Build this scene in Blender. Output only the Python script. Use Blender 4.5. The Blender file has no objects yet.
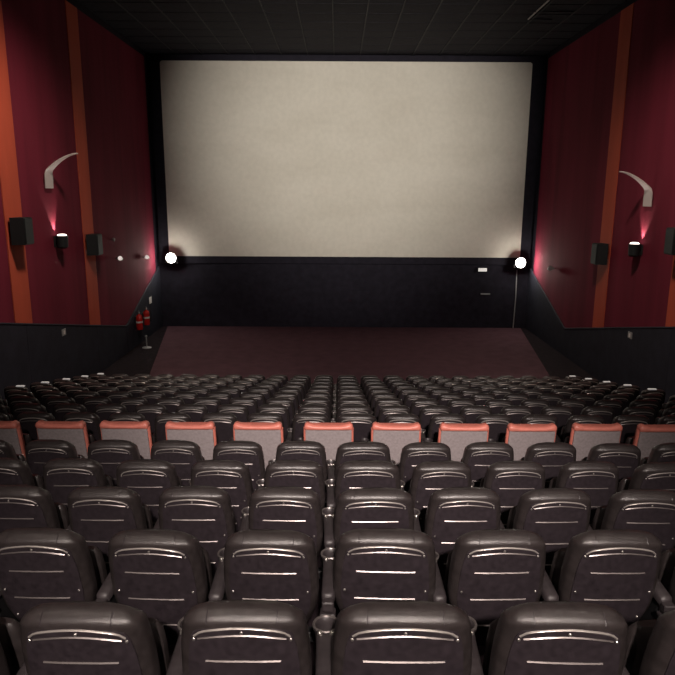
import bpy, math, random
from mathutils import Vector, Matrix
random.seed(7)
S = bpy.context.scene
COL = S.collection
R = math.radians
EYE = 5.55                      # camera height above the floor in front of the screen
PITCH = R(12.4)
CP, SP = math.cos(PITCH), math.sin(PITCH)
CX = 0.28                       # centre line of the hall
XL, XR = -7.57, 8.13            # side walls
YB, YF = -3.6, 27.3             # back wall, front wall
ZC = EYE + 5.35                 # ceiling

# ------------------------------------------------------------------ camera
cam_d = bpy.data.cameras.new('camera')
cam_d.sensor_width = 36.0
cam_d.lens = 650 / 675 * 36.0
cam_d.clip_end = 200
cam = bpy.data.objects.new('camera', cam_d)
COL.objects.link(cam)
cam.matrix_world = (Matrix.Translation((0, 0, EYE)) @ Matrix.Rotation(R(90) - PITCH, 4, 'X')
                    @ Matrix.Rotation(R(0.3), 4, 'Z'))
S.camera = cam

# ------------------------------------------------------------------ world, exposure
w = bpy.data.worlds.new('world')
S.world = w
w.use_nodes = True
w.node_tree.nodes['Background'].inputs[0].default_value = (0.02, 0.02, 0.03, 1)
w.node_tree.nodes['Background'].inputs[1].default_value = 0.2
S.view_settings.view_transform = 'Standard'
S.view_settings.look = 'None'
S.view_settings.exposure = 0.0
S.view_settings.gamma = 1.0
S.view_settings.use_curve_mapping = False


def lamp(name, kind, loc, energy, color=(1, 1, 1), target=None, **kw):
    d = bpy.data.lights.new(name, kind)
    d.energy = energy
    d.color = color
    for k, v in kw.items():
        setattr(d, k, v)
    o = bpy.data.objects.new(name, d)
    COL.objects.link(o)
    o.location = loc
    if target is not None:
        o.rotation_euler = (Vector(target) - Vector(loc)).to_track_quat('-Z', 'Y').to_euler()
    return o


# projector beam from the booth in the back wall, aimed at the screen
lamp('projector_light', 'SPOT', (CX, YB + 0.9, EYE + 3.6), 23500, (1.0, 0.93, 0.82), (CX + 0.3, YF, EYE + 2.2),
     spot_size=R(31.5), spot_blend=1.0, shadow_soft_size=0.1)
# house lights in the ceiling above the rows
DOWN = [(-2.1, 1.5), (2.6, 1.5), (-2.1, 6.5), (2.6, 6.5)]
for (x, y) in DOWN:
    lamp('house_light', 'SPOT', (x, y, ZC - 0.12), 330 if y < 4 else 120, (1.0, 0.86, 0.74), (x, y + 0.3, 0),
         spot_size=R(75), spot_blend=1.0, shadow_soft_size=0.12)
# unseen ceiling spots added to brighten the side walls
WASH = [(-3.6, 13.0, -1), (4.1, 13.0, 1)]
for (x, y, sd) in WASH:
    lamp('washer_light', 'SPOT', (x, y, ZC - 0.16), 1800, (1.0, 0.82, 0.68), ((XL if sd < 0 else XR), 16.8, EYE - 3.4),
         spot_size=R(95), spot_blend=1.0, shadow_soft_size=0.5)
# unseen fill lamps added behind the camera to light the seat backs
BACK = [(-2.6, EYE + 2.6), (CX, EYE + 2.8), (3.1, EYE + 2.6)]
for i, (x, z) in enumerate(BACK):
    if i == 1:   # extra beam added to brighten the lower rows
        lamp('lower_rows_light', 'SPOT', (x + 0.3, YB + 0.35, z + 0.1), 4200, (1.0, 0.86, 0.80), (0.2, 12.0, EYE - 3.6),
             spot_size=R(34), spot_blend=1.0, shadow_soft_size=0.10)
    lamp('back_wall_light', 'SPOT', (x, YB + 0.35, z), 3100 if i == 1 else 200, (1.0, 0.86, 0.78), (0.15, 4.2, EYE - 2.2),
         spot_size=R(48), spot_blend=1.0, shadow_soft_size=0.10)


# ------------------------------------------------------------------ materials
def mat(name, col, rough=0.6, metal=0.0, spec=0.5, noise=0.0, nscale=20.0, bump=0.0, bscale=200.0, emit=None, estr=0.0,
        stretch=None, coat=0.0):
    m = bpy.data.materials.new(name)
    m.use_nodes = True
    nt = m.node_tree
    b = nt.nodes['Principled BSDF']
    b.inputs['Base Color'].default_value = (*col, 1)
    b.inputs['Roughness'].default_value = rough
    b.inputs['Metallic'].default_value = metal
    b.inputs['Specular IOR Level'].default_value = spec
    b.inputs['Coat Weight'].default_value = coat
    if noise or bump:
        tc = nt.nodes.new('ShaderNodeTexCoord')
        mp = nt.nodes.new('ShaderNodeMapping')
        if stretch:
            mp.inputs['Scale'].default_value = stretch
        nt.links.new(tc.outputs['Object'], mp.inputs['Vector'])
    if noise:
        n = nt.nodes.new('ShaderNodeTexNoise')
        n.inputs['Scale'].default_value = nscale
        n.inputs['Detail'].default_value = 6
        nt.links.new(mp.outputs[0], n.inputs['Vector'])
        r = nt.nodes.new('ShaderNodeValToRGB')
        r.color_ramp.elements[0].position = 0.3
        r.color_ramp.elements[1].position = 0.7
        r.color_ramp.elements[0].color = (*[c * (1 - noise) for c in col], 1)
        r.color_ramp.elements[1].color = (*[min(1, c * (1 + noise)) for c in col], 1)
        nt.links.new(n.outputs['Fac'], r.inputs[0])
        nt.links.new(r.outputs[0], b.inputs['Base Color'])
    if bump:
        n2 = nt.nodes.new('ShaderNodeTexNoise')
        n2.inputs['Scale'].default_value = bscale
        n2.inputs['Detail'].default_value = 3
        nt.links.new(mp.outputs[0], n2.inputs['Vector'])
        bp = nt.nodes.new('ShaderNodeBump')
        bp.inputs['Strength'].default_value = bump
        bp.inputs['Distance'].default_value = 0.004
        nt.links.new(n2.outputs['Fac'], bp.inputs['Height'])
        nt.links.new(bp.outputs[0], b.inputs['Normal'])
    if emit:
        b.inputs['Emission Color'].default_value = (*emit, 1)
        b.inputs['Emission Strength'].default_value = estr
    return m


M = dict(
    shell=mat('black_shell_plastic', (0.027, 0.021, 0.025), 0.36, noise=0.25, nscale=30, bump=0.25, bscale=400),
    leather=mat('black_leather', (0.026, 0.021, 0.021), 0.31, noise=0.25, nscale=25, bump=0.35, bscale=260),
    pipe=mat('piping_gloss', (0.36, 0.33, 0.31), 0.3, metal=0.5),  # pale tone carries the highlight of the seat-back ridge
    trim=mat('satin_trim', (0.17, 0.15, 0.145), 0.34, metal=0.6),  # pale tone carries the highlights of the ribs; also on the cup rim
    screw=mat('bright_screw', (0.5, 0.47, 0.44), 0.3, metal=0.9),
    arm=mat('armrest_plastic', (0.032, 0.026, 0.028), 0.45, noise=0.2, nscale=30, bump=0.15, bscale=300),
    frame=mat('black_metal', (0.02, 0.02, 0.022), 0.5, metal=0.3),
    vgrey=mat('grey_back_fabric', (0.29, 0.25, 0.255), 0.75, noise=0.15, nscale=40, bump=0.3, bscale=300),
    vred=mat('coral_red_leather', (0.62, 0.19, 0.145), 0.42, noise=0.12, nscale=20, bump=0.2, bscale=260),
    vdark=mat('dark_red_leather', (0.22, 0.012, 0.012), 0.45),
    wall=mat('red_wall_fabric', (0.150, 0.016, 0.033), 0.9, spec=0.15, noise=0.22, nscale=1.4, bump=0.4, bscale=220, stretch=(1, 1, 0.12)),
    stripe=mat('orange_wall_strip', (0.46, 0.080, 0.042), 0.75, spec=0.2, noise=0.12, nscale=2, stretch=(1, 1, 0.2)),
    wains=mat('black_wainscot', (0.022, 0.022, 0.033), 0.75, spec=0.2, noise=0.2, nscale=3),
    black=mat('black_fabric', (0.020, 0.018, 0.027), 0.9, spec=0.15, noise=0.2, nscale=4, bump=0.2),
    ceil=mat('black_ceiling_tile', (0.019, 0.018, 0.025), 0.85, spec=0.2, noise=0.3, nscale=5),
    bar=mat('ceiling_bar_metal', (0.024, 0.022, 0.027), 0.6, metal=0.0, spec=0.25),
    barw=mat('pale_ceiling_bar', (0.45, 0.43, 0.42), 0.4, metal=0.2),
    carpet=mat('dark_red_carpet', (0.100, 0.050, 0.062), 0.95, spec=0.1, noise=0.14, nscale=2.5, bump=0.6, bscale=150),
    step=mat('dark_step_carpet', (0.018, 0.012, 0.015), 0.95, spec=0.1, noise=0.3, nscale=6, bump=0.6, bscale=150),
    speaker=mat('speaker_black', (0.007, 0.010, 0.012), 0.6, noise=0.2, nscale=10),
    grille=mat('speaker_grille', (0.009, 0.013, 0.015), 0.6, bump=0.6, bscale=120),
    white=mat('white_metal', (0.75, 0.72, 0.70), 0.45),
    blade=mat('pale_blade', (0.5, 0.46, 0.45), 0.4),
    glow=mat('sconce_glow', (0.9, 0.85, 0.8), 0.5, emit=(1, 0.88, 0.78), estr=3.0),
    flood=mat('floodlight_lens', (1, 1, 1), 0.5, emit=(1.0, 0.97, 0.86), estr=30.0),
    bulb=mat('small_spot_lens', (0.9, 0.85, 0.8), 0.4, emit=(1.0, 0.85, 0.8), estr=0.6),
    sign=mat('lit_sign', (0.8, 0.78, 0.75), 0.5, emit=(1, 0.95, 0.9), estr=0.45),
    marker=mat('row_marker_lens', (0.6, 0.58, 0.56), 0.4, emit=(1, 0.96, 0.94), estr=0.2),  # glow put in for the highlights on the end seats
    red=mat('extinguisher_red', (0.55, 0.02, 0.015), 0.25, coat=0.5),
    plate=mat('grey_plate', (0.30, 0.30, 0.31), 0.4),
)

# screen cloth: warm white, woven, faintly stained
m = bpy.data.materials.new('screen_cloth')
m.use_nodes = True
nt = m.node_tree
b = nt.nodes['Principled BSDF']
b.inputs['Roughness'].default_value = 0.9
b.inputs['Specular IOR Level'].default_value = 0.1
tc = nt.nodes.new('ShaderNodeTexCoord')
n1 = nt.nodes.new('ShaderNodeTexNoise'); n1.inputs['Scale'].default_value = 0.35; n1.inputs['Detail'].default_value = 5
mp = nt.nodes.new('ShaderNodeMapping'); mp.inputs['Scale'].default_value = (1, 1, 2.2)
n2 = nt.nodes.new('ShaderNodeTexNoise'); n2.inputs['Scale'].default_value = 5.5; n2.inputs['Detail'].default_value = 4
nt.links.new(tc.outputs['Object'], mp.inputs['Vector'])
nt.links.new(mp.outputs[0], n1.inputs['Vector'])
nt.links.new(tc.outputs['Object'], n2.inputs['Vector'])
r1 = nt.nodes.new('ShaderNodeValToRGB')
r1.color_ramp.elements[0].position = 0.33; r1.color_ramp.elements[0].color = (0.66, 0.62, 0.55, 1)
r1.color_ramp.elements[1].position = 0.62; r1.color_ramp.elements[1].color = (0.72, 0.68, 0.61, 1)
r2 = nt.nodes.new('ShaderNodeValToRGB')
r2.color_ramp.elements[0].position = 0.35; r2.color_ramp.elements[0].color = (0.94, 0.94, 0.94, 1)
r2.color_ramp.elements[1].position = 0.65; r2.color_ramp.elements[1].color = (1, 1, 1, 1)
mx = nt.nodes.new('ShaderNodeMixRGB'); mx.blend_type = 'MULTIPLY'; mx.inputs[0].default_value = 1
nt.links.new(n1.outputs['Fac'], r1.inputs[0]); nt.links.new(n2.outputs['Fac'], r2.inputs[0])
nt.links.new(r1.outputs[0], mx.inputs[1]); nt.links.new(r2.outputs[0], mx.inputs[2])
nt.links.new(mx.outputs[0], b.inputs['Base Color'])
M['screen'] = m


# ------------------------------------------------------------------ mesh helpers
class MB:
    def __init__(self):
        self.v = []
        self.f = []

    def add(self, vs, fs):
        o = len(self.v)
        self.v += [tuple(p) for p in vs]
        self.f += [tuple(i + o for i in f) for f in fs]
        return self

    def box(self, x0, x1, y0, y1, z0, z1, c=0.0):
        """box with chamfered edges along every edge when c > 0"""
        if c <= 0:
            vs = [(x, y, z) for z in (z0, z1) for y in (y0, y1) for x in (x0, x1)]
            fs = [(0, 2, 3, 1), (4, 5, 7, 6), (0, 1, 5, 4), (2, 6, 7, 3), (0, 4, 6, 2), (1, 3, 7, 5)]
            return self.add(vs, fs)
        rings = []
        for z, d in ((z0, c), (z0 + c, 0), (z1 - c, 0), (z1, c)):
            a0, a1, b0, b1 = x0 + d, x1 - d, y0 + d, y1 - d
            rings.append([(a0 + c, b0, z), (a1 - c, b0, z), (a1, b0 + c, z), (a1, b1 - c, z),
                          (a1 - c, b1, z), (a0 + c, b1, z), (a0, b1 - c, z), (a0, b0 + c, z)])
        return self.loft(rings)

    def loft(self, rings, caps=True):
        n = len(rings[0])
        vs = [p for r in rings for p in r]
        fs = []
        for i in range(len(rings) - 1):
            for j in range(n):
                k = (j + 1) % n
                fs.append((i * n + j, i * n + k, (i + 1) * n + k, (i + 1) * n + j))
        if caps:
            fs.append(tuple(reversed(range(n))))
            fs.append(tuple((len(rings) - 1) * n + j for j in range(n)))
        return self.add(vs, fs)

    def tube(self, path, rad, n=8):
        path = [Vector(p) for p in path]
        rings = []
        for i, p in enumerate(path):
            a = path[max(0, i - 1)]
            c = path[min(len(path) - 1, i + 1)]
            t = (c - a).normalized()
            up = Vector((0, 0, 1)) if abs(t.z) < 0.9 else Vector((0, 1, 0))
            s = t.cross(up).normalized()
            u = s.cross(t).normalized()
            rr = rad[i] if isinstance(rad, (list, tuple)) else rad
            rings.append([p + (s * math.cos(q) + u * math.sin(q)) * rr for q in [2 * math.pi * k / n for k in range(n)]])
        return self.loft(rings)

    def lathe(self, prof, n=20, cx=0, cy=0, cz=0):
        rings = [[(cx + r * math.cos(2 * math.pi * k / n), cy + r * math.sin(2 * math.pi * k / n), cz + z) for k in range(n)]
                 for r, z in prof]
        return self.loft(rings)

    def prism(self, poly, axis, a0, a1):
        """extrude polygon (two coords) along axis 'x','y','z'"""
        def P(u, v, a):
            return {'x': (a, u, v), 'y': (u, a, v), 'z': (u, v, a)}[axis]
        return self.loft([[P(u, v, a0) for u, v in poly], [P(u, v, a1) for u, v in poly]])

    def mesh(self, name, mat_, smooth=False):
        me = bpy.data.meshes.new(name)
        me.from_pydata(self.v, [], self.f)
        me.update()
        import bmesh
        bm = bmesh.new(); bm.from_mesh(me)
        bmesh.ops.recalc_face_normals(bm, faces=bm.faces)
        bm.to_mesh(me); bm.free()
        me.materials.append(mat_)
        if smooth:
            me.polygons.foreach_set('use_smooth', [True] * len(me.polygons))
            me.set_sharp_from_angle(angle=R(smooth if smooth is not True else 40))
        return me

    def build(self, name, mat_, parent=None, smooth=False, loc=None):
        o = bpy.data.objects.new(name, self.mesh(name, mat_, smooth))
        COL.objects.link(o)
        if parent is not None:
            o.parent = parent
        if loc is not None:
            o.location = loc
        return o


def inst(name, me, parent=None, loc=(0, 0, 0), rot=(0, 0, 0)):
    o = bpy.data.objects.new(name, me)
    COL.objects.link(o)
    o.parent = parent
    o.location = loc
    o.rotation_euler = rot
    return o


def tag(o, label, cat, group=None):
    o['label'] = label
    o['category'] = cat
    if group:
        o['group'] = group
    return o


def empty(name, loc=(0, 0, 0), rz=0):
    o = bpy.data.objects.new(name, None)
    COL.objects.link(o)
    o.location = loc
    o.rotation_euler = (0, 0, rz)
    o.empty_display_size = 0.1
    return o


def copy_tree(o, parent=None):
    c = o.copy()
    COL.objects.link(c)
    c.parent = parent
    for ch in o.children:
        copy_tree(ch, c)
    return c


def structure(o):
    o['kind'] = 'structure'
    return o


# ------------------------------------------------------------------ seat rows along the slope
DOWN_TOP = 0.97                          # seat tops lie this far under the line of sight
def row_at(t):
    """(y, floor height) of a row whose seat tops stand at distance t along the slope"""
    return t * CP - DOWN_TOP * SP, EYE - t * SP - DOWN_TOP * CP - 1.0

UP_T = [2.285, 3.19, 4.10, 5.02, 5.93]
RED_T = 7.30
LOW_T = [8.15 + 1.05 * k for k in range(9)]
ALL_T = UP_T + [RED_T] + LOW_T

# ------------------------------------------------------------------ floor with terraces
FLOOR0 = 0.0
prof = []
ys = [row_at(t) for t in ALL_T]
y_back = YB
first_floor = ys[0][1] + 0.42
poly = [(YB, first_floor), (ys[0][0] - 0.62 + 0.36, first_floor)]
for i, (y, zf) in enumerate(ys):
    y0 = y - 0.26
    y1 = ys[i + 1][0] - 0.26 if i + 1 < len(ys) else None
    poly.append((y0, zf))
    if y1 is not None:
        poly.append((y1, zf))
    else:
        poly.append((y + 1.1, zf))
        poly.append((y + 1.1, FLOOR0))
poly += [(YF + 0.2, FLOOR0), (YF + 0.2, -0.4), (YB, -0.4)]
floor = structure(MB().prism(poly, 'x', XL, XR).build('floor', M['step']))
# dark red carpet laid over the level floor before the screen
yc0 = ys[-1][0] + 1.11
structure(MB().prism([(CX - 5.7, yc0), (CX + 6.0, yc0), (XR - 0.3, YF - 0.02), (XL + 0.3, YF - 0.02)], 'z', 0.0, 0.012).build('floor_carpet', M['carpet']))

# ------------------------------------------------------------------ ceiling with tiles and bars
ceil = structure(MB().box(XL - 0.2, XR + 0.2, YB, YF + 0.2, ZC + 0.06, ZC + 0.25).build('ceiling', M['ceil']))
TS = 1.03
tile = MB().box(-TS / 2 + 0.02, TS / 2 - 0.02, -TS / 2 + 0.02, TS / 2 - 0.02, 0, 0.055, 0.012).mesh('ceiling_tile', M['ceil'])
nx = 15
x_first = CX + 0.04 - TS * nx / 2
for i in range(nx):
    for j in range(9):
        inst('ceiling_tile', tile, ceil, (x_first + TS * (i + 0.5), 18.2 + TS * (j + 0.5), ZC + 0.005))
MB().box(x_first, x_first + TS * nx, YB + 0.1, 18.2, ZC + 0.02, ZC + 0.06).build('ceiling_field', M['ceil'], ceil)
barm = MB().box(-0.018, 0.018, 0, 9.1, -0.022, 0.06, 0.005).mesh('ceiling_bar', M['bar'])
for i in range(1, nx):
    inst('ceiling_bar', barm, ceil, (x_first + TS * i, 18.2, ZC))
cross = MB().box(0, TS * nx, -0.012, 0.012, -0.006, 0.06, 0.004).mesh('cross_bar', M['ceil'])
for j in range(1, 9):
    inst('cross_bar', cross, ceil, (x_first, 18.2 + TS * j, ZC))

# ------------------------------------------------------------------ walls
def wains_z(y):
    """top edge of the black lower wall: follows the slope of the seating, rises again to the screen"""
    if y <= 22.6:
        return EYE - 3.08 - (y - 15.3) * 0.2085
    z0 = EYE - 3.08 - (22.6 - 15.3) * 0.2085
    return z0 + (y - 22.6) / (YF - 22.6) * (EYE - 2.95 - z0)

STR = [-2.7, 1.8, 6.3, 10.8, 15.3, 19.8]     # centres of the orange strips along the wall
SW = 0.84
for side, X, s in (('left', XL, 1), ('right', XR, -1)):
    wl = structure(MB().box(min(X, X - s * 0.25), max(X, X - s * 0.25), YB, YF + 0.2, -0.4, ZC + 0.25)
                   .build('wall_' + side, M['black']))
    edges = [YB + 0.02]
    for c in STR:
        edges += [c - SW / 2, c + SW / 2]
    edges.append(YF - 0.45)
    for k in range(len(edges) - 1):
        y0, y1 = edges[k], edges[k + 1]
        is_stripe = k % 2 == 1
        th = 0.055 if is_stripe else 0.04
        top = EYE + 5.18
        pts = [(y0 + 0.006, wains_z(y0))]
        if y0 < 22.6 < y1:
            pts.append((22.6, wains_z(22.6)))
        pts += [(y1 - 0.006, wains_z(y1)), (y1 - 0.006, top), (y0 + 0.006, top)]
        MB().prism(pts, 'x', X, X + s * th).build('strip_panel' if is_stripe else 'fabric_panel',
                                                  M['stripe'] if is_stripe else M['wall'], wl)
    # black lower wall, one board field for each bay
    bays = [YB + 0.02] + STR + [22.6, YF - 0.02]
    for k in range(len(bays) - 1):
        y0, y1 = bays[k], bays[k + 1]
        MB().prism([(y0 + 0.004, -0.3), (y1 - 0.004, -0.3), (y1 - 0.004, wains_z(y1) - 0.005), (y0 + 0.004, wains_z(y0) - 0.005)],
                   'x', X, X + s * 0.09).build('wainscot_board', M['wains'], wl)
    # cap rail along the top edge of the lower wall
    MB().tube([(X + s * 0.075, y, wains_z(y)) for y in (YB + 0.1, 22.55, 22.7, YF - 0.1)], 0.03, 8).build('cap_rail', M['wains'], wl, smooth=True)

structure(MB().box(XL - 0.25, XR + 0.25, YF, YF + 0.25, -0.4, ZC + 0.2).build('wall_front', M['black']))
structure(MB().box(XL - 0.25, XR + 0.25, YB - 0.25, YB, -0.4, ZC + 0.2).build('wall_back', M['black']))

# ------------------------------------------------------------------ screen
SX0, SX1, SZ0, SZ1 = CX - 7.30, CX + 7.30, EYE - 2.53, EYE + 5.09
scr = empty('cinema_screen', (CX, YF - 0.12, SZ0))
tag(scr, 'wide blank warm grey projection screen in a black masking border', 'screen')
def rrect(x0, x1, z0, z1, r, n=5):
    p = []
    for cx, cz, a in ((x1 - r, z0 + r, -90), (x1 - r, z1 - r, 0), (x0 + r, z1 - r, 90), (x0 + r, z0 + r, 180)):
        for k in range(n + 1):
            q = R(a + 90 * k / n)
            p.append((cx + r * math.cos(q), cz + r * math.sin(q)))
    return p
MB().prism(rrect(-7.30, 7.30, 0, SZ1 - SZ0, 0.10), 'y', -0.02, 0.02).build('screen_cloth', M['screen'], scr)
# masking: four black boards around the cloth
H = SZ1 - SZ0
for (x0, x1, z0, z1) in ((-7.72, -7.24, -0.30, H + 0.22), (7.24, 7.74, -0.30, H + 0.22),
                         (-7.24, 7.24, H - 0.06, H + 0.22), (-7.24, 7.24, -0.30, 0.05)):
    MB().box(x0, x1, -0.001, 0.08, z0, z1, 0.01).build('masking_board', M['black'], scr)

# ------------------------------------------------------------------ ceiling downlights over the rows
for i, (x, y) in enumerate(DOWN):
    d = empty('downlight', (x, y, ZC))
    tag(d, 'round recessed ceiling downlight above the seat rows, %s, %s' % ('left' if x < 0 else 'right', ('rear pair', 'front pair')[i // 2]), 'downlight', 'ceiling downlights')
    MB().lathe([(0.10, 0.0), (0.15, 0.0), (0.15, -0.02), (0.11, -0.03), (0.10, -0.02)], 24).build('rim', M['white'], d, smooth=True)
    MB().lathe([(0.10, 0.0), (0.10, -0.008), (0.02, -0.01)], 24).build('lens', M['glow'], d, smooth=True)

for i, (x, y, sd) in enumerate(WASH):
    d = empty('wall_washer', (x, y, ZC))
    tag(d, 'ceiling spotlight turned towards the %s wall' % ('left' if sd < 0 else 'right'), 'spotlight', 'wall washers')
    MB().lathe([(0.07, 0.02), (0.07, -0.03), (0.03, -0.04)], 20).build('ceiling_plate', M['frame'], d, smooth=True)
    h = MB().lathe([(0.06, -0.16), (0.10, -0.13), (0.12, 0.0), (0.11, 0.0), (0.10, -0.02), (0.02, -0.03)], 20).build('lamp_head', M['frame'], d, smooth=True, loc=(-sd * 0.12, -0.12, -0.12))
    h.rotation_euler = Vector((sd * 4, 3.6, -7.9)).to_track_quat('Z', 'Y').to_euler()
    MB().lathe([(0.098, -0.018), (0.098, -0.01), (0.02, -0.005)], 20).build('lens', M['glow'], h, smooth=True)
for i, (x, z) in enumerate(BACK):
    d = empty('back_wall_lamp', (x, YB, z))
    tag(d, 'round lamp on the back wall behind the rows, %s of three' % ('left', 'middle', 'right')[i], 'wall lamp', 'back wall lamps')
    MB().box(-0.06, 0.06, 0.0, 0.08, -0.06, 0.06, 0.01).build('bracket', M['frame'], d)
    h = MB().lathe([(0.06, -0.16), (0.10, -0.13), (0.13, 0.0), (0.12, 0.0), (0.11, -0.02), (0.02, -0.03)], 20).build('lamp_head', M['frame'], d, smooth=True, loc=(0, 0.24, 0))
    h.rotation_euler = (R(-120), 0, 0)
    MB().lathe([(0.108, -0.018), (0.108, -0.01), (0.02, -0.005)], 20).build('lens', M['glow'], h, smooth=True)

# ------------------------------------------------------------------ black seats
def ring(hw, y0, y1, z, n=28, ex=4.0, arch=0.0, yoff=None):
    """superellipse cross-section"""
    out = []
    cy, hd = (y0 + y1) / 2, (y1 - y0) / 2
    for k in range(n):
        a = 2 * math.pi * k / n
        c, s_ = math.cos(a), math.sin(a)
        x = hw * math.copysign(abs(c) ** (2 / ex), c)
        y = cy + hd * math.copysign(abs(s_) ** (2 / ex), s_)
        out.append((x, y, z - arch * (x / 0.22) ** 2))
    return out

def lean(z):
    return (1.0 - z) * math.tan(R(11))

def back_profile():
    return [(0.30, 0.150), (0.36, 0.170), (0.43, 0.200), (0.49, 0.230), (0.54, 0.250), (0.59, 0.261), (0.65, 0.264),
            (0.74, 0.262), (0.82, 0.257), (0.88, 0.250), (0.92, 0.242), (0.945, 0.234), (0.96, 0.226), (0.975, 0.213),
            (0.987, 0.196), (0.995, 0.176), (1.0, 0.140)]

def half_w(z):
    p = back_profile()
    for (a, wa), (b_, wb) in zip(p, p[1:]):
        if a <= z <= b_:
            return wa + (wb - wa) * (z - a) / (b_ - a)
    return p[-1][1]

def rear_in(z):
    """how far the rear face rolls forward towards the top"""
    for (a, ya), (b_, yb) in zip(TOPY, TOPY[1:]):
        if a <= z <= b_:
            return ya + (yb - ya) * (z - a) / (b_ - a)
    return TOPY[0][1]
TOPY = [(0.0, -0.030), (0.950, -0.030), (0.963, -0.026), (0.976, -0.016), (0.987, -0.001), (0.995, 0.015), (1.0, 0.034)]
def front_in(z):
    return 0.12 - max(0, z - 0.93) * 0.80
EXB = 3.4

seat_mesh = {}
# upholstered back: front, flanks and rear edge
mb = MB()
rings = []
for z, hw in back_profile():
    if z > 0.935:
        break
    y = lean(z)
    rings.append(ring(hw, y + rear_in(z), y + front_in(z), z, n=56, ex=EXB))
rings = [ring(0.13, lean(.285) - 0.012, lean(.285) + 0.09, 0.285, n=56)] + rings
mb.loft(rings)
seat_mesh['backrest'] = mb.mesh('backrest', M['leather'], 45)
# top pad closing the head of the back
mb = MB()
rings = [ring(half_w(0.915) - 0.012, lean(0.915) - 0.018, lean(0.915) + 0.118, 0.915, n=72, ex=EXB)]
for z, hw in [(0.915, half_w(0.915)), (0.92, 0.242)] + back_profile()[11:]:
    y = lean(z)
    g = 0.0015
    rings.append(ring(hw + g, y + rear_in(z) - g, y + front_in(z) + g, z, n=72, ex=EXB, arch=0.012 * max(0, z - 0.93) / 0.07))
mb.loft(rings)
seat_mesh['top_pad'] = mb.mesh('top_pad', M['leather'], 50)

def body_y(x, z):
    """rear surface of the upholstered back"""
    W = half_w(min(max(z, 0.31), 0.999))
    y0, y1 = rear_in(z), front_in(z)
    return lean(z) + (y0 + y1) / 2 - (y1 - y0) / 2 * max(0.0, 1 - (abs(x) / W) ** EXB) ** (1 / EXB)

PANEL_IN = 0.040
def panel_y(x, z):
    return body_y(x, z) - 0.006
# hard rear panel, inset from the upholstered edge, arched along its top
def panel_ring(z, hw, out, arch):
    n = 24
    rr = []
    for k in range(n + 1):
        x = -hw + 2 * hw * k / n
        zz = z - arch * (x / 0.2) ** 2
        rr.append((x, body_y(x, zz) - out, zz))
    back = [(x, y + 0.02 + out, zz) for x, y, zz in reversed(rr)]
    return rr + back
mb = MB()
rings = []
for z in (0.31, 0.36, 0.43, 0.49, 0.54, 0.59, 0.65, 0.74, 0.82, 0.88, 0.925):
    ar = 0.030 * min(1, max(0, (z - 0.60) / 0.33))
    rings.append(panel_ring(z, half_w(z) - PANEL_IN, 0.006, ar))
rings.append(panel_ring(0.946, half_w(0.946) - PANEL_IN - 0.004, 0.008, 0.031))
rings.append(panel_ring(0.953, half_w(0.953) - PANEL_IN - 0.012, 0.005, 0.031))
mb.loft(rings)
seat_mesh['back_panel'] = mb.mesh('back_panel', M['shell'], 45)

def rear_line(z0, hw, arch, off, n=14):
    pts = []
    for k in range(n + 1):
        x = -hw + 2 * hw * k / n
        z = z0 - arch * (x / max(hw, 0.01)) ** 2
        pts.append((x, panel_y(x, z) - off, z))
    return pts
# highlight put into a pale tube along the panel's arched top, ends turned down
ridge = []
for k in range(19):
    u = -1 + 2 * k / 18
    x = 0.186 * u
    z = 0.947 - 0.031 * (x / 0.2) ** 2 - 0.016 * abs(u) ** 12
    ridge.append((x, body_y(x, z) - 0.0075, z))
seat_mesh['piping'] = MB().tube(ridge, 0.0048, 6).mesh('piping', M['pipe'], 60)
def strip(pts, h=0.008, d=0.006):  # moulded rib; its pale colour stands in for the highlight along it
    rings = []
    for x, y, z in pts:
        rings.append([(x, y + 0.006, z - h / 2), (x, y - d * 0.6, z - h / 2), (x, y - d, z - h * 0.1), (x, y - d * 0.5, z + h / 2), (x, y + 0.006, z + h / 2)])
    return MB().loft(rings)
seat_mesh['trim_strip_a'] = strip(rear_line(0.914, 0.172, 0.020, 0.0), 0.007, 0.006).mesh('trim_strip_upper', M['trim'])
seat_mesh['piping_far'] = MB().tube([(x, y - 0.003, z) for x, y, z in ridge], 0.0085, 6).mesh('piping', M['pipe'], 60)  # thicker tube widens the painted highlight on far seats
seat_mesh['trim_far'] = strip(rear_line(0.908, 0.172, 0.020, 0.0), 0.014, 0.009).mesh('trim_strip', M['trim'])
seat_mesh['trim_strip_b'] = strip(rear_line(0.792, 0.148, 0.0, 0.0, 4)).mesh('trim_strip_middle', M['trim'])
seat_mesh['trim_strip_c'] = strip(rear_line(0.622, 0.155, 0.0, 0.0, 4)).mesh('trim_strip_lower', M['trim'])
seat_mesh['trim_strip_d'] = strip(rear_line(0.450, 0.125, 0.0, 0.0, 4)).mesh('trim_strip_bottom', M['trim'])
scw = []
for x, z in ((0, 0.926), (-0.188, 0.888), (0.188, 0.888), (-0.205, 0.665), (0.205, 0.665), (-0.165, 0.505), (0.165, 0.505)):
    scw.append((x, panel_y(x, z) + 0.001, z))
mb = MB()
rings = [[(rr * math.cos(q), yy, rr * math.sin(q)) for q in [2 * math.pi * k / 8 for k in range(8)]] for rr, yy in ((0.007, 0.004), (0.007, -0.003), (0.004, -0.006))]
mb.loft(rings)
seat_mesh['screw'] = mb.mesh('screw', M['screw'], 40)
# seam on the top pad
def seam(x0):
    pts = []
    for z in (0.955, 0.959, 0.963, 0.975, 0.987, 0.994):
        pts.append((x0, body_y(x0, z) - 0.0012, z - 0.012 * max(0, z - 0.93) / 0.07 * (x0 / 0.22) ** 2))
    return pts
seat_mesh['seam_l'] = MB().tube(seam(-0.135), 0.002, 5).mesh('seam', M['shell'], 60)
seat_mesh['seam_r'] = MB().tube(seam(0.135), 0.002, 5).mesh('seam', M['shell'], 60)
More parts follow.
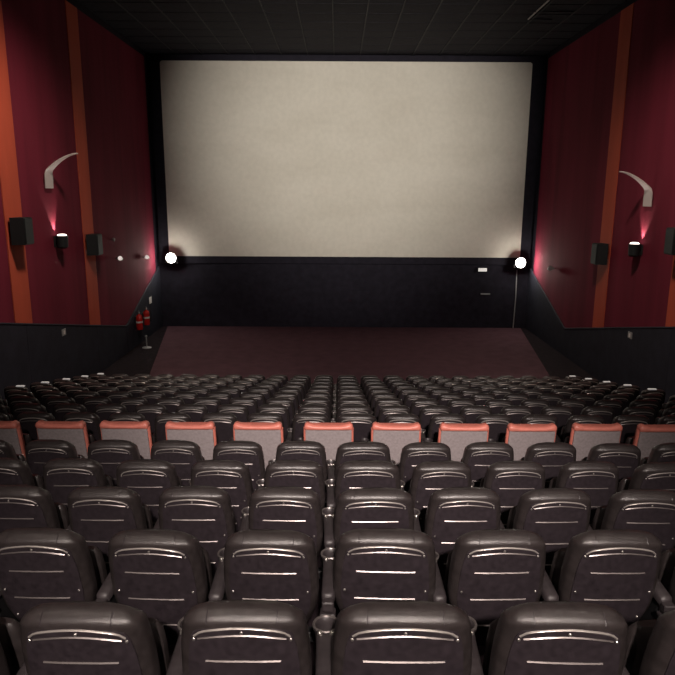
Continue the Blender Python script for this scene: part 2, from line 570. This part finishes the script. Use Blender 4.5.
# tipped-up seat cushion
mb = MB()
rings = []
for z, hw, d in ((0.30, 0.20, 0.05), (0.33, 0.225, 0.085), (0.45, 0.235, 0.10), (0.62, 0.235, 0.10), (0.72, 0.225, 0.085), (0.75, 0.20, 0.05)):
    y = 0.30 + (0.75 - z) * 0.18
    rings.append(ring(hw, y - d / 2, y + d / 2, z, n=20, ex=3.4))
mb.loft(rings)
seat_mesh['seat_cushion'] = mb.mesh('seat_cushion', M['leather'], 45)
# armrest: padded top, rear bracket, side stanchion
ARM_Z = 0.625
def armrest_mesh():
    mb = MB()
    rings = []
    for y, hw, zt in ((0.06, 0.026, -0.012), (0.075, 0.034, 0), (0.20, 0.037, 0.004), (0.36, 0.040, 0.004), (0.395, 0.044, 0.0), (0.405, 0.040, -0.004)):
        z1 = ARM_Z + zt
        rings.append([(-hw, y, z1 - 0.045), (-hw, y, z1 - 0.012), (-hw + 0.012, y, z1), (hw - 0.012, y, z1), (hw, y, z1 - 0.012), (hw, y, z1 - 0.045)])
    mb.loft(rings)
    return mb.mesh('armrest', M['arm'], 50)
seat_mesh['armrest'] = armrest_mesh()
seat_mesh['stanchion'] = MB().box(-0.022, 0.022, 0.10, 0.34, 0.03, ARM_Z - 0.04, 0.008).box(-0.045, 0.045, 0.05, 0.40, 0.0, 0.03, 0.006).mesh('stanchion', M['frame'])
seat_mesh['rear_bracket'] = (MB().box(-0.030, 0.030, 0.015, 0.065, ARM_Z - 0.075, ARM_Z - 0.022, 0.006)
                             .box(-0.040, 0.040, 0.005, 0.075, ARM_Z - 0.105, ARM_Z - 0.083, 0.005)
                             .box(-0.021, 0.021, 0.035, 0.12, ARM_Z - 0.09, ARM_Z - 0.03, 0.004).mesh('rear_bracket', M['arm']))
CUP_Y = 0.445
mb = MB()
mb.lathe([(0.040, -0.085), (0.047, -0.08), (0.052, -0.02), (0.059, -0.008), (0.059, 0.004), (0.053, 0.009), (0.047, 0.004), (0.043, -0.02), (0.038, -0.072), (0.01, -0.074)], 24, 0, CUP_Y, ARM_Z)
seat_mesh['cup_holder'] = mb.mesh('cup_holder', M['arm'], 45)
mb = MB().lathe([], 24) if False else MB().tube([(0.055 * math.cos(R(q)), CUP_Y + 0.055 * math.sin(R(q)), ARM_Z + 0.006) for q in range(0, 361, 15)], 0.006, 6)
seat_mesh['cup_rim'] = mb.mesh('cup_rim', M['trim'], 45)
mb = MB()
mb.lathe([(0.012, -0.001), (0.0115, 0.006), (0.008, 0.011), (0.003, 0.013)], 10)
seat_mesh['cap_screw'] = mb.mesh('cap_screw', M['screw'], 50)
# cross beam carrying the back
seat_mesh['support_beam'] = MB().box(-0.27, 0.27, 0.17, 0.23, 0.27, 0.33, 0.006).box(-0.05, 0.05, 0.16, 0.24, 0.30, 0.42, 0.006).mesh('support_beam', M['frame'])

PITCH_X = 0.58
GAP = -0.044
def make_armrest(parent, x):
    a = inst('armrest', seat_mesh['armrest'], parent, (x, 0, 0))
    inst('stanchion', seat_mesh['stanchion'], a)
    inst('rear_bracket', seat_mesh['rear_bracket'], a)
    inst('cup_holder', seat_mesh['cup_holder'], a)
    inst('cup_rim', seat_mesh['cup_rim'], a)
    for sx in (-0.026, 0.026):
        inst('screw', seat_mesh['cap_screw'], a, (sx, CUP_Y - 0.060, ARM_Z + 0.003))
    return a

def make_seat(detail):
    root = empty('cinema_chair')
    for k in ('back_panel', 'backrest', 'top_pad', 'seat_cushion', 'support_beam'):
        o = inst(k, seat_mesh[k], root)
        if k == 'back_panel':
            bp = o
        if k == 'top_pad':
            tp = o
    inst('piping', seat_mesh['piping' if detail else 'piping_far'], tp)
    inst('trim_strip', seat_mesh['trim_strip_a' if detail else 'trim_far'], bp)
    if detail:
        inst('seam', seat_mesh['seam_l'], tp)
        inst('seam', seat_mesh['seam_r'], tp)
        inst('trim_strip', seat_mesh['trim_strip_b'], bp)
        inst('trim_strip', seat_mesh['trim_strip_c'], bp)
        inst('trim_strip', seat_mesh['trim_strip_d'], bp)
        for p in scw:
            inst('screw', seat_mesh['screw'], bp, p)
    make_armrest(root, -PITCH_X / 2)
    return root

def fit_width(o, f):
    """narrow or widen one chair between its armrests, which keep their place and size"""
    o.scale = (f, 1, 1)
    for c in o.children:
        if c.name.startswith('armrest'):
            c.location.x = math.copysign(PITCH_X / 2, c.location.x) / f
            c.scale = (1 / f, 1, 1)

ORD = ['', 'first', 'second', 'third', 'fourth', 'fifth', 'sixth', 'seventh', 'eighth', 'ninth', 'tenth', 'eleventh', 'twelfth',
       'thirteenth', 'fourteenth', 'fifteenth', 'sixteenth', 'seventeenth', 'eighteenth', 'nineteenth', 'twentieth',
       'twenty-first', 'twenty-second', 'twenty-third']
ROWN = ['nearest row', 'second row from the camera', 'third row from the camera', 'fourth row from the camera',
        'fifth row from the camera']

proto = make_seat(True)
used = False
for ri, t in enumerate(UP_T):
    y, zf = row_at(t)
    halfx = 337.5 / 650 * (t + 0.1) + 0.26
    ks = [k for k in range(-14, 15) if abs(GAP + PITCH_X / 2 + PITCH_X * k) < halfx]
    vis = list(ks)
    ks = [ks[0] - 1] + ks + [ks[-1] + 1]
    for k in ks:
        x = GAP + PITCH_X / 2 + PITCH_X * k
        if not used:
            o = proto
            used = True
        else:
            o = copy_tree(proto)
        o.location = (x, y, zf)
        o.rotation_euler = (random.uniform(-0.016, 0.016), 0, random.uniform(-0.04, 0.04))
        fit_width(o, 1.00 if k == 0 else 0.92)
        if k in vis:
            i = vis.index(k) + 1
            n = len(vis)
            if i <= (n + 1) // 2:
                where = ORD[i] + ' from the left edge' if i > 1 else 'leftmost in view'
            else:
                j = n - i + 1
                where = ORD[j] + ' from the right edge' if j > 1 else 'rightmost in view'
            lab = 'black leather cinema seat, %s, %s' % (ROWN[ri], where)
        else:
            lab = 'black leather cinema seat, %s, outside the %s of the picture' % (ROWN[ri], 'left' if k < 0 else 'right')
        tag(o, lab, 'chair', 'black seats in the upper rows')

marker = MB().box(-0.085, 0.085, -0.028, 0.028, -0.012, 0.014, 0.006).mesh('row_marker', M['marker'])  # glowing plate standing in for the highlight on row-end seat tops
far = make_seat(False)
used = False
for ri, t in enumerate(LOW_T):
    y, zf = row_at(t)
    for i, k in enumerate(range(-11, 11)):
        x = GAP + PITCH_X / 2 + PITCH_X * k
        if not used:
            o = far
            used = True
        else:
            o = copy_tree(far)
        o.location = (x, y, zf)
        o.rotation_euler = (random.uniform(-0.015, 0.015), 0, random.uniform(-0.03, 0.03))
        rowname = '%s row beyond the orange-topped seats' % ORD[ri + 1]
        if ri == len(LOW_T) - 1:
            rowname = 'frontmost row before the screen'
        side = '%s from the left end' % ORD[i + 1] if i < 11 else '%s from the right end' % ORD[22 - i]
        tag(o, 'black cinema seat, %s, %s' % (rowname, side), 'chair', 'black seats in the lower rows')
        if k == 10:
            make_armrest(o, PITCH_X / 2)
        fit_width(o, 1.00 if k == 0 else 0.92)
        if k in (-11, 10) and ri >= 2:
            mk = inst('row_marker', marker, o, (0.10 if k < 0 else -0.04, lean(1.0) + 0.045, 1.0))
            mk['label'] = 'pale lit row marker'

# ------------------------------------------------------------------ orange-topped seats with grey backs
vip = {}
def vlean(z):
    return (1.0 - z) * math.tan(R(9))
HWV = 0.268
mb = MB()
rings = []
for z, hw in ((0.32, 0.25), (0.36, HWV), (0.60, HWV), (0.80, HWV - 0.003), (0.90, HWV - 0.006), (0.965, HWV - 0.010)):
    y = vlean(z)
    rings.append(ring(hw, y + 0.0, y + 0.13, z, ex=7))
mb.loft(rings)
vip['backrest'] = mb.mesh('backrest', M['vred'], 45)
# grey rear panel
mb = MB()
rings = []
for z, hw in ((0.34, 0.250), (0.36, 0.262), (0.60, 0.264), (0.80, 0.262), (0.915, 0.260), (0.935, 0.250)):
    y = vlean(z)
    rings.append(ring(hw, y - 0.012, y + 0.03, z, ex=8))
mb.loft(rings)
vip['back_panel'] = mb.mesh('back_panel', M['vgrey'], 45)
# coral welt: padded roll over the top and down both edges
def welt():
    mb = MB()
    rings = []
    for z, hw, ya, yb, dip in ((0.925, 0.300, -0.010, 0.10, 0), (0.928, 0.322, -0.022, 0.10, 0), (0.945, 0.328, -0.028, 0.105, 0.004), (0.970, 0.326, -0.024, 0.103, 0.014),
                          (0.988, 0.318, -0.012, 0.09, 0.022), (1.002, 0.302, 0.006, 0.08, 0.028), (1.006, 0.27, 0.02, 0.065, 0.030)):
        y = vlean(z)
        rr = []
        for (x, yy, zz) in ring(hw - 0.052, y + ya, y + yb, z, n=40, ex=6):
            rr.append((x, yy, zz - dip * max(0, 1 - (abs(x) / 0.23) ** 4)))
        rings.append(rr)
    mb.loft(rings)
    return mb.mesh('top_roll', M['vred'], 50)
vip['top_roll'] = welt()
def edge(sx):
    pts = [(sx * 0.258, vlean(z) + 0.040, z) for z in (0.36, 0.5, 0.65, 0.80, 0.935)]
    return MB().tube(pts, [0.024, 0.027, 0.028, 0.028, 0.027], 10).mesh('side_roll', M['vred'], 60)
vip['side_l'] = edge(-1)
vip['side_r'] = edge(1)
mb = MB()
rings = []
for z, hw, d in ((0.30, 0.22, 0.06), (0.34, 0.235, 0.10), (0.5, 0.24, 0.12), (0.68, 0.235, 0.10), (0.72, 0.22, 0.06)):
    y = 0.36 + (0.72 - z) * 0.18
    rings.append(ring(hw, y - d / 2, y + d / 2, z, n=20, ex=3.4))
mb.loft(rings)
vip['seat_cushion'] = mb.mesh('seat_cushion', M['leather'], 45)
vip['base'] = MB().box(-0.30, 0.30, 0.10, 0.40, 0.0, 0.30, 0.02).mesh('base', M['frame'])
VP = 0.752
VX = [(p - 337.5) / 650 * (RED_T + 0.02) for p in (60, 124, 190, 258, 329, 397, 465, 533, 599, 664)]
def make_vip():
    root = empty('wide_armchair')
    for k in ('backrest', 'back_panel', 'top_roll', 'seat_cushion', 'base'):
        inst(k, vip[k], root)
    inst('side_roll', vip['side_l'], root)
    inst('side_roll', vip['side_r'], root)
    a = inst('armrest', seat_mesh['armrest'], root, (-0.345, 0.02, 0))
    inst('stanchion', seat_mesh['stanchion'], a)
    inst('cup_holder', seat_mesh['cup_holder'], a)
    return root
y, zf = row_at(RED_T)
xs = [VX[0] - VP] + VX + [VX[-1] + VP]
vproto = make_vip()
for i, x in enumerate(xs):
    o = vproto if i == 0 else copy_tree(vproto)
    o.location = (x, y, zf)
    o.rotation_euler = (random.uniform(-0.012, 0.012), 0, random.uniform(-0.02, 0.02))
    if i == 0:
        wh = 'cut by the left edge of the picture'
    elif i == len(xs) - 1:
        wh = 'outside the right edge'
    elif i <= 5:
        wh = ORD[i] + ' whole one from the left'
    else:
        wh = ORD[len(xs) - 1 - i] + ' from the right edge' if len(xs) - 1 - i > 1 else 'at the right edge'
    tag(o, 'grey-backed seat with coral orange top edge, %s' % wh, 'chair', 'grey seats with orange tops')

# ------------------------------------------------------------------ wall fixtures
def sconce(name, X, s, y, z, fin_z, where):
    root = empty(name, (X + s * 0.05, y, z))
    tag(root, 'wall sconce with black uplight under a curved white reflector blade, %s' % where, 'wall lamp', 'wall sconces')
    # parts: wall plate, body, lit lens, blade
    MB().box(-0.02, 0.03, -0.10, 0.10, -0.30, -0.02, 0.01).build('wall_plate', M['frame'], root)
    MB().lathe([(0.09, -0.34), (0.14, -0.30), (0.15, -0.06), (0.155, 0.0), (0.135, 0.0), (0.13, -0.03), (0.02, -0.035)], 20, s * 0.18, 0, 0).build('lamp_body', M['speaker'], root, smooth=True)
    MB().lathe([(0.128, -0.03), (0.115, 0.015), (0.09, 0.035), (0.03, 0.042)], 20, s * 0.18, 0, 0).build('lamp_lens', M['glow'], root, smooth=True)
    # blade: rises along the wall, then sweeps out into the room
    pts = []
    dz = fin_z - z
    for k in range(15):
        q = k / 14
        if q < 0.4:
            u = q / 0.4
            px, pz = 0.07 + 0.01 * u, dz + 0.42 * u
        else:
            u = (q - 0.4) / 0.6
            px = 0.08 + 0.78 * u ** 1.15
            pz = dz + 0.42 + 0.46 * math.sin(u * math.pi / 2 * 0.9)
        pts.append((px, pz))
    rings = []
    yo = -0.25
    for k, (px, pz) in enumerate(pts):
        a = pts[max(0, k - 1)]
        c = pts[min(14, k + 1)]
        tx, tz = c[0] - a[0], c[1] - a[1]
        L = math.hypot(tx, tz)
        nx_, nz_ = tz / L * 0.012, -tx / L * 0.012
        hw = 0.22 - 0.17 * max(0, (k / 14 - 0.3) / 0.7)
        rings.append([(s * (px - nx_), yo - hw, pz - nz_), (s * (px + nx_), yo - hw, pz + nz_),
                      (s * (px + nx_), yo + hw, pz + nz_), (s * (px - nx_), yo + hw, pz - nz_)])
    MB().loft(rings).build('reflector_blade', M['blade'], root, smooth=35)
    MB().box(min(0, s * 0.08), max(0, s * 0.08), yo - 0.05, yo + 0.05, dz + 0.12, dz + 0.22, 0.005).build('blade_bracket', M['white'], root)
    L = lamp('sconce_light', 'SPOT', (s * 0.085, 0, 0.05), 75, (1.0, 0.80, 0.68), None, spot_size=R(66), spot_blend=0.7, shadow_soft_size=0.03)
    L.parent = root
    L.rotation_euler = (math.pi, 0, 0)
    L.rotation_euler = Vector((-s * 0.16, -0.10, 1.0)).to_track_quat('-Z', 'Y').to_euler()

sconce('wall_sconce', XL, 1, 17.45, EYE - 1.10, EYE + 0.12, 'on the left wall')
sconce('wall_sconce', XR, -1, 17.45, EYE - 1.24, EYE - 0.26, 'on the right wall')

def speaker(X, s, y, z, where):
    root = empty('wall_speaker', (X + s * 0.055, y, z))
    tag(root, 'black box loudspeaker mounted on the orange strip, %s' % where, 'speaker', 'wall speakers')
    b_ = MB().prism([(s * 0.06, -0.25), (s * 0.06, 0.25), (s * 0.36, 0.20), (s * 0.36, -0.20)], 'z', -0.31, 0.31).build('cabinet', M['speaker'], root)
    MB().box(min(s * 0.36, s * 0.385), max(s * 0.36, s * 0.385), -0.19, 0.19, -0.29, 0.29, 0.008).build('grille', M['grille'], root)
    MB().box(min(0, s * 0.07), max(0, s * 0.07), -0.06, 0.06, -0.14, 0.14, 0.005).build('wall_bracket', M['frame'], root)
speaker(XL, 1, 15.2, EYE - 0.86, 'near strip of the left wall')
speaker(XL, 1, 19.65, EYE - 1.50, 'far strip of the left wall')
speaker(XR, -1, 15.25, EYE - 1.02, 'near strip at the right picture edge')
speaker(XR, -1, 19.65, EYE - 1.70, 'far strip of the right wall')

# small spotlights on the front part of the walls
def small_spot(X, s, y, z, where, lit=True):
    root = empty('wall_spotlight', (X + s * 0.04, y, z))
    tag(root, 'small wall spotlight on a short arm, %s' % where, 'wall lamp', 'small wall spotlights')
    MB().lathe([(0.05, -0.02), (0.05, 0.0), (0.02, 0.01)], 14).build('wall_plate', M['frame'], root, smooth=True)
    MB().tube([(0, 0, 0), (s * 0.10, 0, 0.03), (s * 0.16, -0.03, 0.0)], 0.014, 8).build('arm', M['frame'], root, smooth=True)
    h = MB().lathe([(0.03, -0.10), (0.06, -0.08), (0.085, 0.06), (0.075, 0.06), (0.07, 0.05)], 16).build('lamp_head', M['plate'], root, smooth=True)
    h.location = (s * 0.18, -0.06, 0)
    h.rotation_euler = (R(75), 0, 0)
    l = MB().lathe([(0.072, 0.045), (0.072, 0.058), (0.02, 0.062)], 16).build('lens', M['bulb'] if lit else M['plate'], h, smooth=True)
small_spot(XL, 1, 22.1, EYE - 2.15, 'farther up the left wall, nearer of two')
small_spot(XL, 1, 25.2, EYE - 2.40, 'close to the left floodlight')
small_spot(XR, -1, 24.3, EYE - 2.65, 'near the right floodlight', False)
# small pale bracket above the nearer left spotlight
pb = MB().tube([(0, 0.06, 0), (0.06, 0.0, 0.05), (0.13, -0.10, 0.05), (0.16, -0.2, -0.01)], [0.02, 0.035, 0.035, 0.02], 8).build('wall_bracket', M['plate'], None, smooth=True, loc=(XL + 0.05, 21.75, EYE - 1.52))
tag(pb, 'small pale curved bracket on left wall above the small spotlight', 'bracket')

# floodlights at the lower corners of the screen
def flood(x, z, where):
    root = empty('floodlight', (x, YF - 0.50, z))
    tag(root, 'bright floodlight glaring at the lower %s corner of the screen' % where, 'floodlight', 'floodlights at the screen corners')
    hs = MB().lathe([(0.10, -0.14), (0.18, -0.08), (0.22, 0.0), (0.22, 0.03), (0.205, 0.03), (0.20, 0.01), (0.05, 0.005)], 24).build('housing', M['frame'], root, smooth=True)
    hs.rotation_euler = (R(90), 0, 0)
    MB().lathe([(0.20, 0.012), (0.19, 0.022), (0.12, 0.045), (0.03, 0.055)], 24).build('lens', M['flood'], hs, smooth=True)
    MB().box(-0.25, 0.25, 0.03, 0.07, -0.22, -0.195, 0.005).box(-0.25, -0.225, 0.03, 0.07, -0.2, 0.02).box(0.225, 0.25, 0.03, 0.07, -0.2, 0.02).box(-0.03, 0.03, 0.04, 0.30, -0.20, -0.16).build('yoke', M['frame'], root)
    L = lamp('flood_light', 'POINT', (0, -0.2, 0), 60, (1.0, 0.95, 0.84), None, shadow_soft_size=0.12)
    L.parent = root
flood(-6.86, EYE - 2.58, 'left')
flood(7.52, EYE - 2.70, 'right')

# cable running down from the right floodlight
cb = MB().tube([(7.50, YF - 0.10, EYE - 3.05), (7.52, YF - 0.10, EYE - 4.2), (7.49, YF - 0.10, 0.03)], 0.022, 8).build('cable_conduit', M['plate'], None, smooth=True)
tag(cb, 'thin grey cable conduit running down the wall below the right floodlight', 'conduit')
# small lit sign and a slot plate below the screen
sg = empty('lit_sign', (6.07, YF - 0.04, EYE - 3.05))
tag(sg, 'small lit white sign on the black wall under the screen', 'sign')
MB().box(-0.20, 0.20, -0.02, 0.04, -0.09, 0.09, 0.01).build('housing', M['frame'], sg)
MB().box(-0.18, 0.18, -0.03, -0.021, -0.07, 0.07, 0.003).build('face', M['sign'], sg)
sp = MB().box(-0.20, 0.20, -0.02, 0.02, -0.03, 0.03, 0.006).build('wall_plate', M['plate'], None, loc=(6.25, YF - 0.02, EYE - 4.08))
tag(sp, 'dim grey strip plate on the black wall below the lit sign', 'plate')
for X, s, y, side in ((XL, 1, 17.35, 'left'), (XR, -1, 17.45, 'right')):
    z = wains_z(y) - 0.20
    root = empty('socket_plate', (X + s * 0.09, y, z))
    tag(root, 'small pale socket plate at the top of the black %s lower wall' % side, 'socket', 'wall sockets')
    MB().box(min(0, s * 0.02), max(0, s * 0.02), -0.12, 0.12, -0.09, 0.09, 0.006).build('plate', M['plate'], root)
    MB().box(min(s * 0.02, s * 0.03), max(s * 0.02, s * 0.03), -0.05, 0.05, -0.05, 0.05, 0.004).build('insert', M['white'], root)

# fire extinguishers on the left wall near the screen
def extinguisher(y, z, which):
    root = empty('fire_extinguisher', (XL + 0.24, y, z))
    tag(root, 'shiny red fire extinguisher hanging on the left wall, %s' % which, 'extinguisher', 'fire extinguishers')
    MB().lathe([(0.05, 0.0), (0.10, 0.005), (0.12, 0.03), (0.12, 0.46), (0.10, 0.53), (0.05, 0.57), (0.035, 0.60)], 20).build('cylinder', M['red'], root, smooth=True)
    MB().lathe([(0.122, 0.26), (0.122, 0.33)], 20).build('label_band', M['white'], root, smooth=True)
    vlv = MB().lathe([(0.03, 0.595), (0.035, 0.60), (0.035, 0.66), (0.02, 0.67)], 12).build('valve', M['screw'], root, smooth=True)
    MB().box(-0.02, 0.02, -0.16, 0.03, 0.672, 0.69, 0.004).box(-0.015, 0.015, -0.14, 0.02, 0.705, 0.72, 0.004).box(-0.015, 0.015, 0.0, 0.02, 0.66, 0.715).build('handle', M['frame'], vlv)
    MB().tube([(0.03, 0, 0.63), (0.15, 0.02, 0.60), (0.17, 0.02, 0.40), (0.15, 0.02, 0.15)], [0.014, 0.014, 0.014, 0.026], 8).build('hose', M['frame'], root, smooth=True)
    MB().box(-0.16, -0.10, -0.06, 0.06, 0.1, 0.5, 0.005).build('wall_hook', M['frame'], root)
extinguisher(23.6, EYE - 4.93, 'nearer of the pair')
extinguisher(24.5, EYE - 4.93, 'farther of the pair')
ns = MB().box(0, 0.015, -0.16, 0.16, -0.13, 0.13, 0.003).build('wall_sign', M['white'], None, loc=(XL + 0.10, 25.6, EYE - 4.15))
tag(ns, 'small white sign on the left wall above the fire extinguishers', 'sign')
bs = MB().lathe([(0.02, 0.0), (0.17, 0.0), (0.17, 0.02), (0.06, 0.05), (0.02, 0.06), (0.018, 0.42), (0.05, 0.43), (0.03, 0.47)], 16).build('floor_post', M['plate'], None, smooth=True, loc=(XL + 0.55, 23.3, 0.0))
tag(bs, 'short grey metal post on the floor below the fire extinguishers', 'post')

# pale ceiling frame at the upper right
vt = empty('ceiling_vent', (5.85, 20.6, ZC - 0.005))
tag(vt, 'pale metal vent frame in the black ceiling at the upper right', 'vent')
MB().box(-0.02, 0.02, -0.9, 1.2, -0.03, 0.0, 0.004).build('frame_bar', M['barw'], vt)
MB().box(-0.25, 1.1, 0.28, 0.31, -0.03, 0.0, 0.004).build('cross_slat', M['bar'], vt)
MB().box(-0.05, 0.75, 1.17, 1.2, -0.03, 0.0, 0.004).build('cross_slat', M['bar'], vt)
